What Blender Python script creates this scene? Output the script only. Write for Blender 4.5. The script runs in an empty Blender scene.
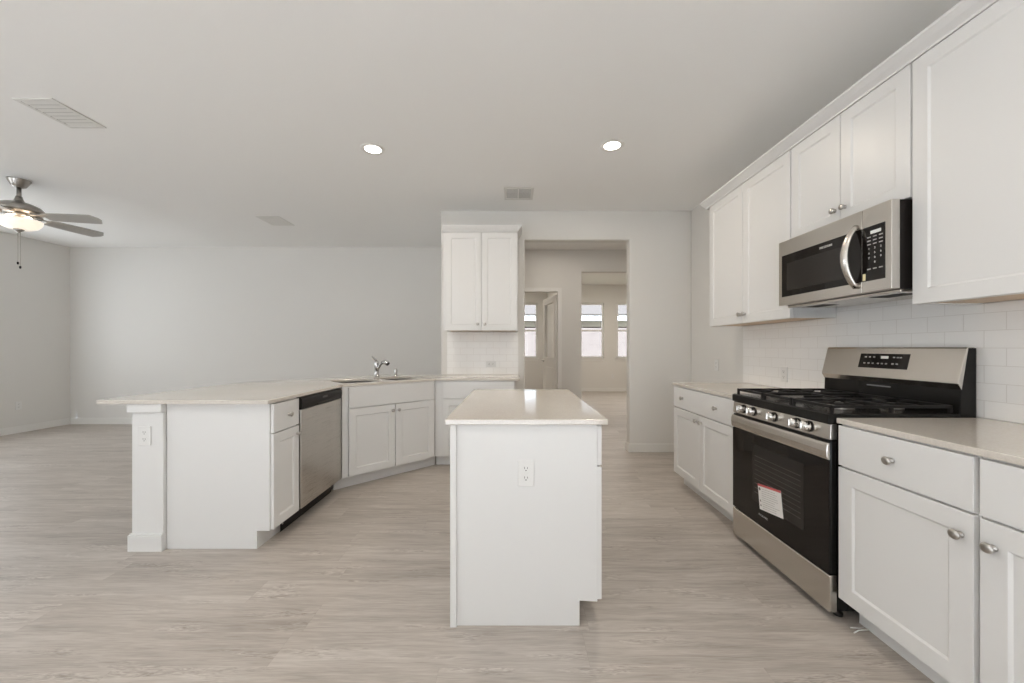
import bpy, bmesh, math, random
from mathutils import Vector, Matrix

PI = math.pi
scene = bpy.context.scene
COL = scene.collection

# ------------------------------------------------------------------ camera
FPX, CX, CY, EYE = 382.5, 513.7, 348.0, 1.203
cam_d = bpy.data.cameras.new('camera')
cam = bpy.data.objects.new('camera', cam_d)
COL.objects.link(cam)
cam.location = (0, 0, EYE)
cam.rotation_euler = (PI / 2, 0, 0)
cam_d.sensor_width = 36.0
cam_d.lens = FPX / 1024 * 36.0
cam_d.shift_x = -(CX - 512) / 1024
cam_d.shift_y = (CY - 341.5) / 1024
cam_d.clip_start = 0.05
scene.camera = cam

# ------------------------------------------------------------------ view, world, daylight
scene.view_settings.view_transform = 'Standard'
scene.view_settings.look = 'None'
scene.view_settings.gamma = 1.0
scene.view_settings.use_curve_mapping = False
scene.view_settings.exposure = 0.04
try:
    scene.cycles.use_denoising = True
    scene.cycles.max_bounces = 14
    scene.cycles.diffuse_bounces = 9
    scene.cycles.glossy_bounces = 5
    scene.cycles.transmission_bounces = 8
    scene.cycles.caustics_reflective = False
    scene.cycles.caustics_refractive = False
    scene.cycles.sample_clamp_indirect = 6.0
except Exception:
    pass

world = bpy.data.worlds.new('world')
scene.world = world
world.use_nodes = True
bg = world.node_tree.nodes['Background']
bg.inputs['Color'].default_value = (0.93, 0.97, 1.0, 1)
bg.inputs['Strength'].default_value = 1.9


def daylight(name, loc, rot, sx, sy, power, color=(0.87, 0.94, 1.0), portal=False):
    l = bpy.data.lights.new(name, 'AREA')
    l.shape = 'RECTANGLE'
    l.size, l.size_y = sx, sy
    l.energy = power
    l.color = color
    o = bpy.data.objects.new(name, l)
    COL.objects.link(o)
    o.location = loc
    o.rotation_euler = rot
    if portal:
        l.cycles.is_portal = True
    return o


# daylight through the rear glazing (behind the viewer) and the windows in the left wall
REAR_WINDOWS = [(-6.0, -4.2, 0.3, 2.2), (-3.7, -1.9, 0.3, 2.2), (-1.3, 1.3, 0.1, 2.2)]
LEFT_WINDOWS = [(-2.4, -0.6, 0.93, 2.2), (0.6, 2.4, 0.93, 2.2), (3.35, 5.15, 0.93, 2.2)]
for y0, y1, z0, z1 in LEFT_WINDOWS:
    daylight('daylight_left', (-6.96, (y0 + y1) / 2, (z0 + z1) / 2), (PI / 2, 0, -PI / 2), y1 - y0, z1 - z0, 15)
# low sun through the rear glazing: its patch lies on the floor behind the viewer and bounces up to the ceiling
sun_d = bpy.data.lights.new('sun', 'SUN')
sun_d.energy = 45.0
sun_d.angle = math.radians(1.0)
sun_d.color = (0.80, 0.94, 1.12)
sun = bpy.data.objects.new('sun', sun_d)
COL.objects.link(sun)
sun.rotation_euler = (math.radians(45), 0, math.radians(-6))
# added unseen fill lights for the hall, far rooms and near kitchen
for nm, p, e in (('hall_fill', (0.6, 5.35, 2.78), 6), ('hall_fill', (2.6, 5.35, 2.78), 6),
                 ('far_room_fill', (2.6, 8.3, 2.94), 42), ('study_fill', (-0.6, 8.3, 2.94), 32),
                 ('kitchen_fill', (-1.1, 0.6, 2.785), 6.5), ('kitchen_fill', (0.77, 0.6, 2.785), 6.5)):
    daylight(nm, p, (0, 0, 0), *((0.14, 0.14) if 'kitchen' in nm else (1.4, 1.4) if 'room' in nm or 'study' in nm else (0.4, 0.4)), e, (1.0, 0.92, 0.82))


# ------------------------------------------------------------------ materials
def new_mat(name):
    m = bpy.data.materials.new(name)
    m.use_nodes = True
    nt = m.node_tree
    return m, nt, nt.nodes['Principled BSDF'], nt.links


def plain(name, col, rough=0.5, metal=0.0, spec=0.5, emit=None, strength=0.0, bump=0.0, bscale=200.0, coat=0.0):
    m, nt, b, L = new_mat(name)
    b.inputs['Base Color'].default_value = (*col, 1)
    b.inputs['Roughness'].default_value = rough
    b.inputs['Metallic'].default_value = metal
    b.inputs['Specular IOR Level'].default_value = spec
    b.inputs['Coat Weight'].default_value = coat
    if emit:
        b.inputs['Emission Color'].default_value = (*emit, 1)
        b.inputs['Emission Strength'].default_value = strength
    if bump:
        tc = nt.nodes.new('ShaderNodeTexCoord')
        n = nt.nodes.new('ShaderNodeTexNoise')
        n.inputs['Scale'].default_value = bscale
        n.inputs['Detail'].default_value = 3
        bp = nt.nodes.new('ShaderNodeBump')
        bp.inputs['Strength'].default_value = bump
        bp.inputs['Distance'].default_value = 0.002
        L.new(tc.outputs['Object'], n.inputs['Vector'])
        L.new(n.outputs['Fac'], bp.inputs['Height'])
        L.new(bp.outputs['Normal'], b.inputs['Normal'])
    return m


def brushed(name, col, rough, axis='X', var=0.12):
    """brushed metal: fine streaks along one local axis"""
    m, nt, b, L = new_mat(name)
    b.inputs['Metallic'].default_value = 1.0
    tc = nt.nodes.new('ShaderNodeTexCoord')
    mp = nt.nodes.new('ShaderNodeMapping')
    s = {'X': (4, 900, 900), 'Z': (900, 900, 4)}[axis]
    mp.inputs['Scale'].default_value = s
    n = nt.nodes.new('ShaderNodeTexNoise')
    n.inputs['Scale'].default_value = 1.0
    n.inputs['Detail'].default_value = 2
    L.new(tc.outputs['Object'], mp.inputs['Vector'])
    L.new(mp.outputs['Vector'], n.inputs['Vector'])
    r = nt.nodes.new('ShaderNodeMapRange')
    r.inputs['To Min'].default_value = rough - 0.03
    r.inputs['To Max'].default_value = rough + 0.03
    L.new(n.outputs['Fac'], r.inputs['Value'])
    L.new(r.outputs['Result'], b.inputs['Roughness'])
    mx = nt.nodes.new('ShaderNodeMix')
    mx.data_type = 'RGBA'
    mx.inputs[6].default_value = (*[c * (1 - var) for c in col], 1)
    mx.inputs[7].default_value = (*[min(1, c * (1 + var)) for c in col], 1)
    L.new(n.outputs['Fac'], mx.inputs[0])
    L.new(mx.outputs[2], b.inputs['Base Color'])
    b.inputs['Anisotropic'].default_value = 0.5
    return m


def tile_mat(name, y0):
    """white glossy subway tile, running bond. Local x runs along the wall, local z is up from the worktop."""
    m, nt, b, L = new_mat(name)
    tc = nt.nodes.new('ShaderNodeTexCoord')
    sp = nt.nodes.new('ShaderNodeSeparateXYZ')
    cb = nt.nodes.new('ShaderNodeCombineXYZ')
    add = nt.nodes.new('ShaderNodeMath')
    add.operation = 'ADD'
    add.inputs[1].default_value = y0
    L.new(tc.outputs['Object'], sp.inputs[0])
    L.new(sp.outputs['X'], add.inputs[0])
    L.new(add.outputs[0], cb.inputs['X'])
    L.new(sp.outputs['Z'], cb.inputs['Y'])
    br = nt.nodes.new('ShaderNodeTexBrick')
    br.offset = 0.5
    br.inputs['Color1'].default_value = (0.87, 0.86, 0.845, 1)
    br.inputs['Color2'].default_value = (0.855, 0.845, 0.83, 1)
    br.inputs['Mortar'].default_value = (0.68, 0.66, 0.635, 1)
    br.inputs['Scale'].default_value = 1.0
    br.inputs['Mortar Size'].default_value = 0.0014
    br.inputs['Mortar Smooth'].default_value = 0.2
    br.inputs['Bias'].default_value = 0.0
    br.inputs['Brick Width'].default_value = 0.1524
    br.inputs['Row Height'].default_value = 0.0762
    L.new(cb.outputs[0], br.inputs['Vector'])
    L.new(br.outputs['Color'], b.inputs['Base Color'])
    mr = nt.nodes.new('ShaderNodeMapRange')
    mr.inputs['To Min'].default_value = 0.10
    mr.inputs['To Max'].default_value = 0.7
    L.new(br.outputs['Fac'], mr.inputs['Value'])
    L.new(mr.outputs['Result'], b.inputs['Roughness'])
    bp = nt.nodes.new('ShaderNodeBump')
    bp.invert = True
    bp.inputs['Strength'].default_value = 0.4
    bp.inputs['Distance'].default_value = 0.0015
    L.new(br.outputs['Fac'], bp.inputs['Height'])
    L.new(bp.outputs['Normal'], b.inputs['Normal'])
    return m


def floor_mat():
    """pale greige vinyl planks laid along x"""
    m, nt, b, L = new_mat('floor_planks')
    N = nt.nodes
    PW, PL = 0.18, 1.22

    def math_(op, a=None, v=None, c=None):
        n = N.new('ShaderNodeMath')
        n.operation = op
        for i, q in enumerate((a, v, c)):
            if q is None:
                continue
            if isinstance(q, (int, float)):
                n.inputs[i].default_value = q
            else:
                L.new(q, n.inputs[i])
        return n.outputs[0]

    def comb(x, y, z=0.0):
        n = N.new('ShaderNodeCombineXYZ')
        for i, q in enumerate((x, y, z)):
            if isinstance(q, (int, float)):
                n.inputs[i].default_value = q
            else:
                L.new(q, n.inputs[i])
        return n.outputs[0]

    tc = N.new('ShaderNodeTexCoord')
    sp = N.new('ShaderNodeSeparateXYZ')
    L.new(tc.outputs['Object'], sp.inputs[0])
    x, y = sp.outputs['X'], sp.outputs['Y']
    yr = math_('DIVIDE', y, PW)
    row = math_('FLOOR', yr)
    wn = N.new('ShaderNodeTexWhiteNoise')
    wn.noise_dimensions = '1D'
    L.new(row, wn.inputs['W'])
    xr = math_('ADD', math_('DIVIDE', x, PL), math_('MULTIPLY', wn.outputs['Value'], 7.3))
    pl = math_('FLOOR', xr)
    w2 = N.new('ShaderNodeTexWhiteNoise')
    w2.noise_dimensions = '2D'
    L.new(comb(row, pl), w2.inputs['Vector'])
    rnd = w2.outputs['Value']

    # broad grain
    n1 = N.new('ShaderNodeTexNoise')
    n1.inputs['Scale'].default_value = 1.0
    n1.inputs['Detail'].default_value = 6
    n1.inputs['Roughness'].default_value = 0.6
    n1.inputs['Distortion'].default_value = 0.6
    L.new(comb(math_('ADD', math_('MULTIPLY', x, 3.0), math_('MULTIPLY', rnd, 61)),
               math_('MULTIPLY', y, 40), math_('MULTIPLY', rnd, 17)), n1.inputs['Vector'])
    # fine grain
    n2 = N.new('ShaderNodeTexNoise')
    n2.inputs['Scale'].default_value = 1.0
    n2.inputs['Detail'].default_value = 3
    L.new(comb(math_('ADD', math_('MULTIPLY', x, 11), math_('MULTIPLY', rnd, 31)),
               math_('MULTIPLY', y, 260), 0.0), n2.inputs['Vector'])
    # squiggly knots and cathedral figure, in patches
    n4 = N.new('ShaderNodeTexNoise')
    n4.inputs['Scale'].default_value = 1.0
    n4.inputs['Detail'].default_value = 4
    n4.inputs['Distortion'].default_value = 2.2
    L.new(comb(math_('ADD', math_('MULTIPLY', x, 13), math_('MULTIPLY', rnd, 43)),
               math_('MULTIPLY', y, 70), math_('MULTIPLY', rnd, 9)), n4.inputs['Vector'])
    n5 = N.new('ShaderNodeTexNoise')
    n5.inputs['Scale'].default_value = 1.0
    n5.inputs['Detail'].default_value = 1
    L.new(comb(math_('ADD', math_('MULTIPLY', x, 2.6), math_('MULTIPLY', rnd, 77)),
               math_('MULTIPLY', y, 13), math_('MULTIPLY', rnd, 5)), n5.inputs['Vector'])
    msk = N.new('ShaderNodeMapRange')
    msk.inputs['From Min'].default_value = 0.56
    msk.inputs['From Max'].default_value = 0.68
    L.new(n5.outputs['Fac'], msk.inputs['Value'])
    figw = math_('MULTIPLY', msk.outputs['Result'], math_('SUBTRACT', 0.5, n4.outputs['Fac']))

    n3 = N.new('ShaderNodeTexNoise')
    n3.inputs['Scale'].default_value = 1.0
    n3.inputs['Detail'].default_value = 2
    L.new(comb(math_('ADD', math_('MULTIPLY', x, 1.1), math_('MULTIPLY', rnd, 19)), math_('MULTIPLY', y, 7), 0.0), n3.inputs['Vector'])
    t = math_('ADD', math_('MULTIPLY', n1.outputs['Fac'], 0.50), math_('MULTIPLY', n2.outputs['Fac'], 0.33))
    t = math_('ADD', t, math_('MULTIPLY', n3.outputs['Fac'], 0.32))
    t = math_('ADD', t, math_('MULTIPLY', math_('SUBTRACT', rnd, 0.5), 0.06))
    t = math_('SUBTRACT', math_('SUBTRACT', t, 0.035), math_('MULTIPLY', figw, 0.85))
    cr = N.new('ShaderNodeValToRGB')
    e = cr.color_ramp.elements
    e[0].position, e[0].color = 0.33, (0.29, 0.252, 0.220, 1)
    e[1].position, e[1].color = 0.74, (0.60, 0.552, 0.505, 1)
    k = cr.color_ramp.elements.new(0.53)
    k.color = (0.445, 0.397, 0.353, 1)
    L.new(t, cr.inputs['Fac'])
    # plank seams
    fy = math_('FRACT', yr)
    fx = math_('FRACT', xr)
    sy = math_('LESS_THAN', math_('MINIMUM', fy, math_('SUBTRACT', 1.0, fy)), 0.006)
    sx = math_('LESS_THAN', math_('MINIMUM', fx, math_('SUBTRACT', 1.0, fx)), 0.0010)
    seam = math_('MAXIMUM', sy, sx)
    mx = N.new('ShaderNodeMix')
    mx.data_type = 'RGBA'
    L.new(math_('MULTIPLY', seam, 0.16), mx.inputs[0])
    L.new(cr.outputs['Color'], mx.inputs[6])
    mx.inputs[7].default_value = (0.2, 0.165, 0.14, 1)
    L.new(mx.outputs[2], b.inputs['Base Color'])
    rr = N.new('ShaderNodeMapRange')
    rr.inputs['To Min'].default_value = 0.36
    rr.inputs['To Max'].default_value = 0.52
    L.new(n1.outputs['Fac'], rr.inputs['Value'])
    L.new(rr.outputs['Result'], b.inputs['Roughness'])
    bp = N.new('ShaderNodeBump')
    bp.inputs['Strength'].default_value = 0.12
    bp.inputs['Distance'].default_value = 0.001
    L.new(n2.outputs['Fac'], bp.inputs['Height'])
    L.new(bp.outputs['Normal'], b.inputs['Normal'])
    return m


def quartz_mat():
    m, nt, b, L = new_mat('pale_quartz')
    tc = nt.nodes.new('ShaderNodeTexCoord')
    n = nt.nodes.new('ShaderNodeTexNoise')
    n.inputs['Scale'].default_value = 160
    n.inputs['Detail'].default_value = 4
    n2 = nt.nodes.new('ShaderNodeTexNoise')
    n2.inputs['Scale'].default_value = 3.0
    n2.inputs['Detail'].default_value = 5
    L.new(tc.outputs['Object'], n.inputs['Vector'])
    L.new(tc.outputs['Object'], n2.inputs['Vector'])
    mx = nt.nodes.new('ShaderNodeMix')
    mx.data_type = 'FLOAT'
    mx.inputs[0].default_value = 0.35
    L.new(n.outputs['Fac'], mx.inputs[2])
    L.new(n2.outputs['Fac'], mx.inputs[3])
    cr = nt.nodes.new('ShaderNodeValToRGB')
    e = cr.color_ramp.elements
    e[0].position, e[0].color = 0.30, (0.575, 0.53, 0.475, 1)
    e[1].position, e[1].color = 0.66, (0.67, 0.625, 0.57, 1)
    L.new(mx.outputs[0], cr.inputs['Fac'])
    L.new(cr.outputs['Color'], b.inputs['Base Color'])
    b.inputs['Roughness'].default_value = 0.09
    return m


def wood_mat(name, c0, c1):
    m, nt, b, L = new_mat(name)
    tc = nt.nodes.new('ShaderNodeTexCoord')
    mp = nt.nodes.new('ShaderNodeMapping')
    mp.inputs['Scale'].default_value = (3, 40, 40)
    n = nt.nodes.new('ShaderNodeTexNoise')
    n.inputs['Scale'].default_value = 1
    n.inputs['Detail'].default_value = 4
    L.new(tc.outputs['Object'], mp.inputs['Vector'])
    L.new(mp.outputs['Vector'], n.inputs['Vector'])
    cr = nt.nodes.new('ShaderNodeValToRGB')
    cr.color_ramp.elements[0].color = (*c0, 1)
    cr.color_ramp.elements[1].color = (*c1, 1)
    L.new(n.outputs['Fac'], cr.inputs['Fac'])
    L.new(cr.outputs['Color'], b.inputs['Base Color'])
    b.inputs['Roughness'].default_value = 0.45
    return m


def brick_mat():
    m, nt, b, L = new_mat('pale_brick')
    tc = nt.nodes.new('ShaderNodeTexCoord')
    sp = nt.nodes.new('ShaderNodeSeparateXYZ')
    cb = nt.nodes.new('ShaderNodeCombineXYZ')
    L.new(tc.outputs['Object'], sp.inputs[0])
    L.new(sp.outputs['X'], cb.inputs['X'])
    L.new(sp.outputs['Z'], cb.inputs['Y'])
    br = nt.nodes.new('ShaderNodeTexBrick')
    br.inputs['Color1'].default_value = (0.080, 0.060, 0.049, 1)
    br.inputs['Color2'].default_value = (0.056, 0.040, 0.032, 1)
    br.inputs['Mortar'].default_value = (0.090, 0.072, 0.060, 1)
    br.inputs['Scale'].default_value = 1
    br.inputs['Brick Width'].default_value = 0.22
    br.inputs['Row Height'].default_value = 0.08
    br.inputs['Mortar Size'].default_value = 0.008
    br.inputs['Bias'].default_value = -0.45
    L.new(cb.outputs[0], br.inputs['Vector'])
    L.new(br.outputs['Color'], b.inputs['Base Color'])
    b.inputs['Roughness'].default_value = 0.9
    return m


def glass_mat(name):
    """thin clear pane"""
    m = bpy.data.materials.new(name)
    m.use_nodes = True
    nt = m.node_tree
    nt.nodes.clear()
    out = nt.nodes.new('ShaderNodeOutputMaterial')
    tr = nt.nodes.new('ShaderNodeBsdfTransparent')
    gl = nt.nodes.new('ShaderNodeBsdfGlossy')
    gl.inputs['Roughness'].default_value = 0.02
    mix = nt.nodes.new('ShaderNodeMixShader')
    lw = nt.nodes.new('ShaderNodeLayerWeight')
    pw = nt.nodes.new('ShaderNodeMath')
    pw.operation = 'POWER'
    pw.inputs[1].default_value = 5.0
    ma = nt.nodes.new('ShaderNodeMath')
    ma.operation = 'MULTIPLY_ADD'
    ma.inputs[1].default_value = 0.6
    ma.inputs[2].default_value = 0.03
    nt.links.new(lw.outputs['Facing'], pw.inputs[0])
    nt.links.new(pw.outputs[0], ma.inputs[0])
    nt.links.new(ma.outputs[0], mix.inputs[0])
    nt.links.new(tr.outputs[0], mix.inputs[1])
    nt.links.new(gl.outputs[0], mix.inputs[2])
    nt.links.new(mix.outputs[0], out.inputs['Surface'])
    return m


WALL = plain('wall_paint', (0.715, 0.70, 0.672), 0.85, bump=0.10, bscale=180, spec=0.25)
CEIL = plain('ceiling_paint', (0.89, 0.885, 0.87), 0.92, bump=0.25, bscale=120, spec=0.15)
RINGW = plain('lamp_ring', (0.80, 0.78, 0.75), 0.5)
TRIMW = plain('trim_paint', (0.77, 0.76, 0.735), 0.4)
CAB = plain('cabinet_paint', (0.718, 0.714, 0.705), 0.34, spec=0.4)
FLOOR = floor_mat()
QUARTZ = quartz_mat()
TILE_R = tile_mat('subway_tile', 0.0)
UNDER = wood_mat('cabinet_underside_wood', (0.50, 0.36, 0.23), (0.66, 0.50, 0.35))
STEEL = brushed('stainless_steel', (0.66, 0.63, 0.59), 0.25, 'X', 0.02)
STEELV = brushed('stainless_steel_upright', (0.60, 0.57, 0.53), 0.28, 'X', 0.02)
FANNI = plain('fan_nickel', (0.40, 0.375, 0.345), 0.30, 1.0)
KNOBST = plain('range_knob_steel', (0.74, 0.72, 0.69), 0.22, 1.0)
NICKEL = plain('brushed_nickel', (0.50, 0.475, 0.45), 0.28, 1.0)
CHROME = plain('chrome', (0.50, 0.49, 0.48), 0.14, 1.0)
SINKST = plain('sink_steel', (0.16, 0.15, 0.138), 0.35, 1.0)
BLACKG = plain('black_glass', (0.010, 0.008, 0.007), 0.05, spec=0.28)
BLACKM = plain('black_enamel', (0.010, 0.0095, 0.009), 0.20, spec=0.22)
BLACKP = plain('black_plastic', (0.013, 0.0105, 0.0095), 0.35, spec=0.2)
IRON = plain('cast_iron', (0.014, 0.013, 0.013), 0.45, spec=0.25, bump=0.3, bscale=400)
DARKIN = plain('dark_gap', (0.05, 0.048, 0.045), 0.8)
GREYW = plain('oven_window', (0.026, 0.023, 0.021), 0.10, spec=0.28)
OUTLET = plain('outlet_plastic', (0.735, 0.73, 0.715), 0.3)
SLOT = plain('outlet_slot', (0.10, 0.095, 0.09), 0.6)
VENTW = plain('vent_metal', (0.72, 0.71, 0.68), 0.45)
VENTM = plain('vent_shadow_gap', (0.46, 0.45, 0.43), 0.8)
VENTD = plain('vent_duct', (0.09, 0.087, 0.083), 0.8)
PRINT = plain('pale_print', (0.75, 0.74, 0.72), 0.5)
STICK = plain('paper_sticker', (0.80, 0.79, 0.77), 0.5)
STICKR = plain('red_print', (0.55, 0.08, 0.09), 0.5)
STICKG = plain('grey_print', (0.38, 0.37, 0.36), 0.6)
YELLOW = plain('yellow_sticker', (0.72, 0.64, 0.38), 0.5)
DISPLAY = plain('lit_digits', (0.6, 0.6, 0.58), 0.5, emit=(0.9, 0.92, 0.9), strength=0.12)
BLADE = plain('fan_blade_grey', (0.40, 0.385, 0.36), 0.45)
LAMP = plain('lamp_diffuser', (0.9, 0.9, 0.88), 0.5, emit=(1.0, 0.93, 0.83), strength=9.0)
BOWL = plain('frosted_bowl', (0.75, 0.70, 0.62), 0.4, emit=(1.0, 0.86, 0.70), strength=0.75)
BULBM = plain('bulb_glow', (0.9, 0.85, 0.8), 0.4, emit=(1.0, 0.80, 0.60), strength=6.0)
GLASS = glass_mat('window_glass')
VINYL = plain('white_vinyl', (0.78, 0.77, 0.75), 0.4)
BRICK = brick_mat()
ROOFM = plain('grey_shingle', (0.043, 0.034, 0.028), 0.9, bump=1.0, bscale=9)
FASCIA = plain('white_fascia', (0.6, 0.6, 0.6), 0.6)
FRIEZE_SHADE = plain('frieze_shade_grey', (0.40, 0.365, 0.335), 0.8)
GRASS = plain('lawn', (0.30, 0.32, 0.20), 1.0)


# ------------------------------------------------------------------ mesh builder
class MB:
    def __init__(self):
        self.bm = bmesh.new()

    def _bevel(self, verts, w, seg=2, ang=0.5):
        if w <= 0:
            return
        vs = set(v for v in verts if v.is_valid)
        es = set()
        for v in vs:
            for e in v.link_edges:
                if e.other_vert(v) in vs and len(e.link_faces) == 2 and e.calc_face_angle(0) > ang:
                    es.add(e)
        bmesh.ops.bevel(self.bm, geom=list(es), offset=w, segments=seg, profile=0.5,
                        affect='EDGES', clamp_overlap=True)

    def box(self, x0, x1, y0, y1, z0, z1, bev=0.0, seg=2):
        r = bmesh.ops.create_cube(self.bm, size=1.0)
        vs = r['verts']
        for v in vs:
            v.co.x = (x0 + x1) / 2 + v.co.x * (x1 - x0)
            v.co.y = (y0 + y1) / 2 + v.co.y * (y1 - y0)
            v.co.z = (z0 + z1) / 2 + v.co.z * (z1 - z0)
        self._bevel(vs, bev, seg)
        return self

    def prism(self, pts, axis, lo, hi, bev=0.0, seg=2, holes=(), ang=0.5, smooth=False):
        """extrude outline pts along axis; axis 'x': pts=(y,z), 'y': pts=(x,z), 'z': pts=(x,y)"""
        def P(a, b, c):
            return {'x': (c, a, b), 'y': (a, c, b), 'z': (a, b, c)}[axis]
        allv = []
        loops = [list(pts)] + [list(h) for h in holes]
        if not holes:
            v0 = [self.bm.verts.new(P(a, b, lo)) for a, b in pts]
            v1 = [self.bm.verts.new(P(a, b, hi)) for a, b in pts]
            n = len(pts)
            fs = [self.bm.faces.new(v0), self.bm.faces.new(v1)]
            for i in range(n):
                f = self.bm.faces.new((v0[i], v0[(i + 1) % n], v1[(i + 1) % n], v1[i]))
                f.smooth = smooth
                fs.append(f)
            allv = v0 + v1
        else:
            fs = []
            rings = []
            for c in (lo, hi):
                es, rr = [], []
                for lp in loops:
                    vv = [self.bm.verts.new(P(a, b, c)) for a, b in lp]
                    rr.append(vv)
                    for i in range(len(vv)):
                        es.append(self.bm.edges.new((vv[i], vv[(i + 1) % len(vv)])))
                bmesh.ops.triangle_fill(self.bm, use_beauty=True, use_dissolve=False, edges=es)
                rings.append(rr)
            for a, b in zip(*rings):
                n = len(a)
                for i in range(n):
                    self.bm.faces.new((a[i], a[(i + 1) % n], b[(i + 1) % n], b[i]))
                allv += a + b
        bmesh.ops.recalc_face_normals(self.bm, faces=self.bm.faces[:])
        if bev:
            self._bevel(allv, bev, seg, ang)
        return self

    def lathe(self, prof, origin=(0, 0, 0), axis=(0, 0, 1), seg=24, smooth=True, squash=None, loop=False):
        o = Vector(origin)
        q = Vector((0, 0, 1)).rotation_difference(Vector(axis).normalized())
        rings = []
        for r, h in prof:
            if r < 1e-6:
                rings.append([self.bm.verts.new(o + q @ Vector((0, 0, h)))])
            else:
                ring = []
                for k in range(seg):
                    a = 2 * PI * k / seg
                    sx, sy = squash or (1, 1)
                    ring.append(self.bm.verts.new(o + q @ Vector((r * sx * math.cos(a), r * sy * math.sin(a), h))))
                rings.append(ring)
        for A, B in (zip(rings, rings[1:] + rings[:1]) if loop else zip(rings, rings[1:])):
            for k in range(seg):
                k2 = (k + 1) % seg
                if len(A) == 1 and len(B) == 1:
                    continue
                if len(A) == 1:
                    f = self.bm.faces.new((A[0], B[k], B[k2]))
                elif len(B) == 1:
                    f = self.bm.faces.new((A[k], A[k2], B[0]))
                else:
                    f = self.bm.faces.new((A[k], A[k2], B[k2], B[k]))
                f.smooth = smooth
        for ring in (rings[0], rings[-1]):
            if len(ring) > 1 and not loop:
                self.bm.faces.new(ring)
        return self

    def tube(self, pts, rad, seg=12, flat=None, smooth=True):
        """sweep a round (or flattened) section along pts. flat=(vector, factor) widens along a vector."""
        P = [Vector(p) for p in pts]
        R = rad if isinstance(rad, (list, tuple)) else [rad] * len(P)
        rings = []
        up = Vector((0, 0, 1))
        for i, p in enumerate(P):
            t = (P[min(i + 1, len(P) - 1)] - P[max(i - 1, 0)]).normalized()
            a = up.cross(t)
            if a.length < 1e-3:
                a = Vector((1, 0, 0)).cross(t)
            a.normalize()
            b = t.cross(a).normalized()
            if i and rings:
                a0 = prev
                a = (a0 - t * a0.dot(t)).normalized()
                b = t.cross(a).normalized()
            prev = a
            ring = []
            for k in range(seg):
                an = 2 * PI * k / seg
                d = a * math.cos(an) + b * math.sin(an)
                if flat:
                    fv, ff = flat
                    fv = Vector(fv).normalized()
                    d = d + fv * d.dot(fv) * (ff - 1)
                ring.append(self.bm.verts.new(p + d * R[i]))
            rings.append(ring)
        for A, B in zip(rings, rings[1:]):
            for k in range(seg):
                f = self.bm.faces.new((A[k], A[(k + 1) % seg], B[(k + 1) % seg], B[k]))
                f.smooth = smooth
        self.bm.faces.new(rings[0])
        self.bm.faces.new(rings[-1])
        return self

    def shaker(self, x0, x1, z0, z1, y_front, thick, stile=0.062, rec=0.0065, bev=0.0015):
        """shaker door: flat frame, recessed flat panel with a small cove, front faces -y"""
        bm = self.bm
        yb = y_front + thick

        def ring(i, y):
            return [bm.verts.new((x0 + i, y, z0 + i)), bm.verts.new((x1 - i, y, z0 + i)),
                    bm.verts.new((x1 - i, y, z1 - i)), bm.verts.new((x0 + i, y, z1 - i))]
        rs = [ring(0, yb), ring(0, y_front + bev), ring(bev, y_front), ring(stile, y_front),
              ring(stile + 0.005, y_front + 0.004), ring(stile + 0.008, y_front + rec)]
        for a, b in zip(rs, rs[1:]):
            for k in range(4):
                bm.faces.new((a[k], a[(k + 1) % 4], b[(k + 1) % 4], b[k]))
        bm.faces.new(rs[0])
        bm.faces.new(rs[-1])
        return self

    def build(self, name, mat, parent=None, loc=(0, 0, 0), kind=None):
        bmesh.ops.recalc_face_normals(self.bm, faces=self.bm.faces[:])
        me = bpy.data.meshes.new(name)
        self.bm.to_mesh(me)
        self.bm.free()
        for mm in (mat if isinstance(mat, (list, tuple)) else [mat]):
            me.materials.append(mm)
        o = bpy.data.objects.new(name, me)
        COL.objects.link(o)
        o.location = loc
        if parent:
            o.parent = parent
        if kind:
            o['kind'] = kind
        return o


def thing(name, label, cat, loc=(0, 0, 0), rz=0.0, group=None):
    o = bpy.data.objects.new(name, None)
    o.empty_display_size = 0.1
    COL.objects.link(o)
    o.location = loc
    o.rotation_euler = (0, 0, rz)
    o['label'] = label
    o['category'] = cat
    if group:
        o['group'] = group
    return o


def tag(o, label, cat, group=None):
    o['label'] = label
    o['category'] = cat
    if group:
        o['group'] = group
    return o


def struct(name, mb, mat, label, cat, loc=(0, 0, 0)):
    o = mb.build(name, mat, None, loc, 'structure')
    return tag(o, label, cat)


def lettering(name, text, size, mat, parent, loc, rot, align='CENTER', xs=1.0):
    c = bpy.data.curves.new(name, 'FONT')
    c.body = text
    c.size = size
    c.align_x = align
    c.align_y = 'CENTER'
    c.extrude = 0.0003
    t = bpy.data.objects.new(name + '_source', c)
    COL.objects.link(t)
    dg = bpy.context.evaluated_depsgraph_get()
    me = bpy.data.meshes.new_from_object(t.evaluated_get(dg))
    COL.objects.unlink(t)
    bpy.data.objects.remove(t)
    me.materials.clear()
    me.materials.append(mat)
    o = bpy.data.objects.new(name, me)
    COL.objects.link(o)
    o.parent = parent
    o.location = loc
    o.rotation_euler = rot
    o.scale = (xs, 1, 1)
    return o


FACE = (PI / 2, 0, 0)      # lettering that faces local -y
R_WALL, L_PEN = -PI / 2, PI / 2

# dimensions
CEILZ = 2.797
HC, TC = 0.897, 0.023       # worktop height, thickness
CABTOP = HC - TC - 0.001
TOE = 0.108
XW = 2.06                   # right wall
YK = 4.43                   # kitchen end wall
YL = 6.055                  # living room end wall
XL = -7.02                  # living room left wall
YM = 6.19                   # hall wall
YF = 10.6                   # far window wall
YR = -3.5                   # wall behind the viewer

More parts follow.
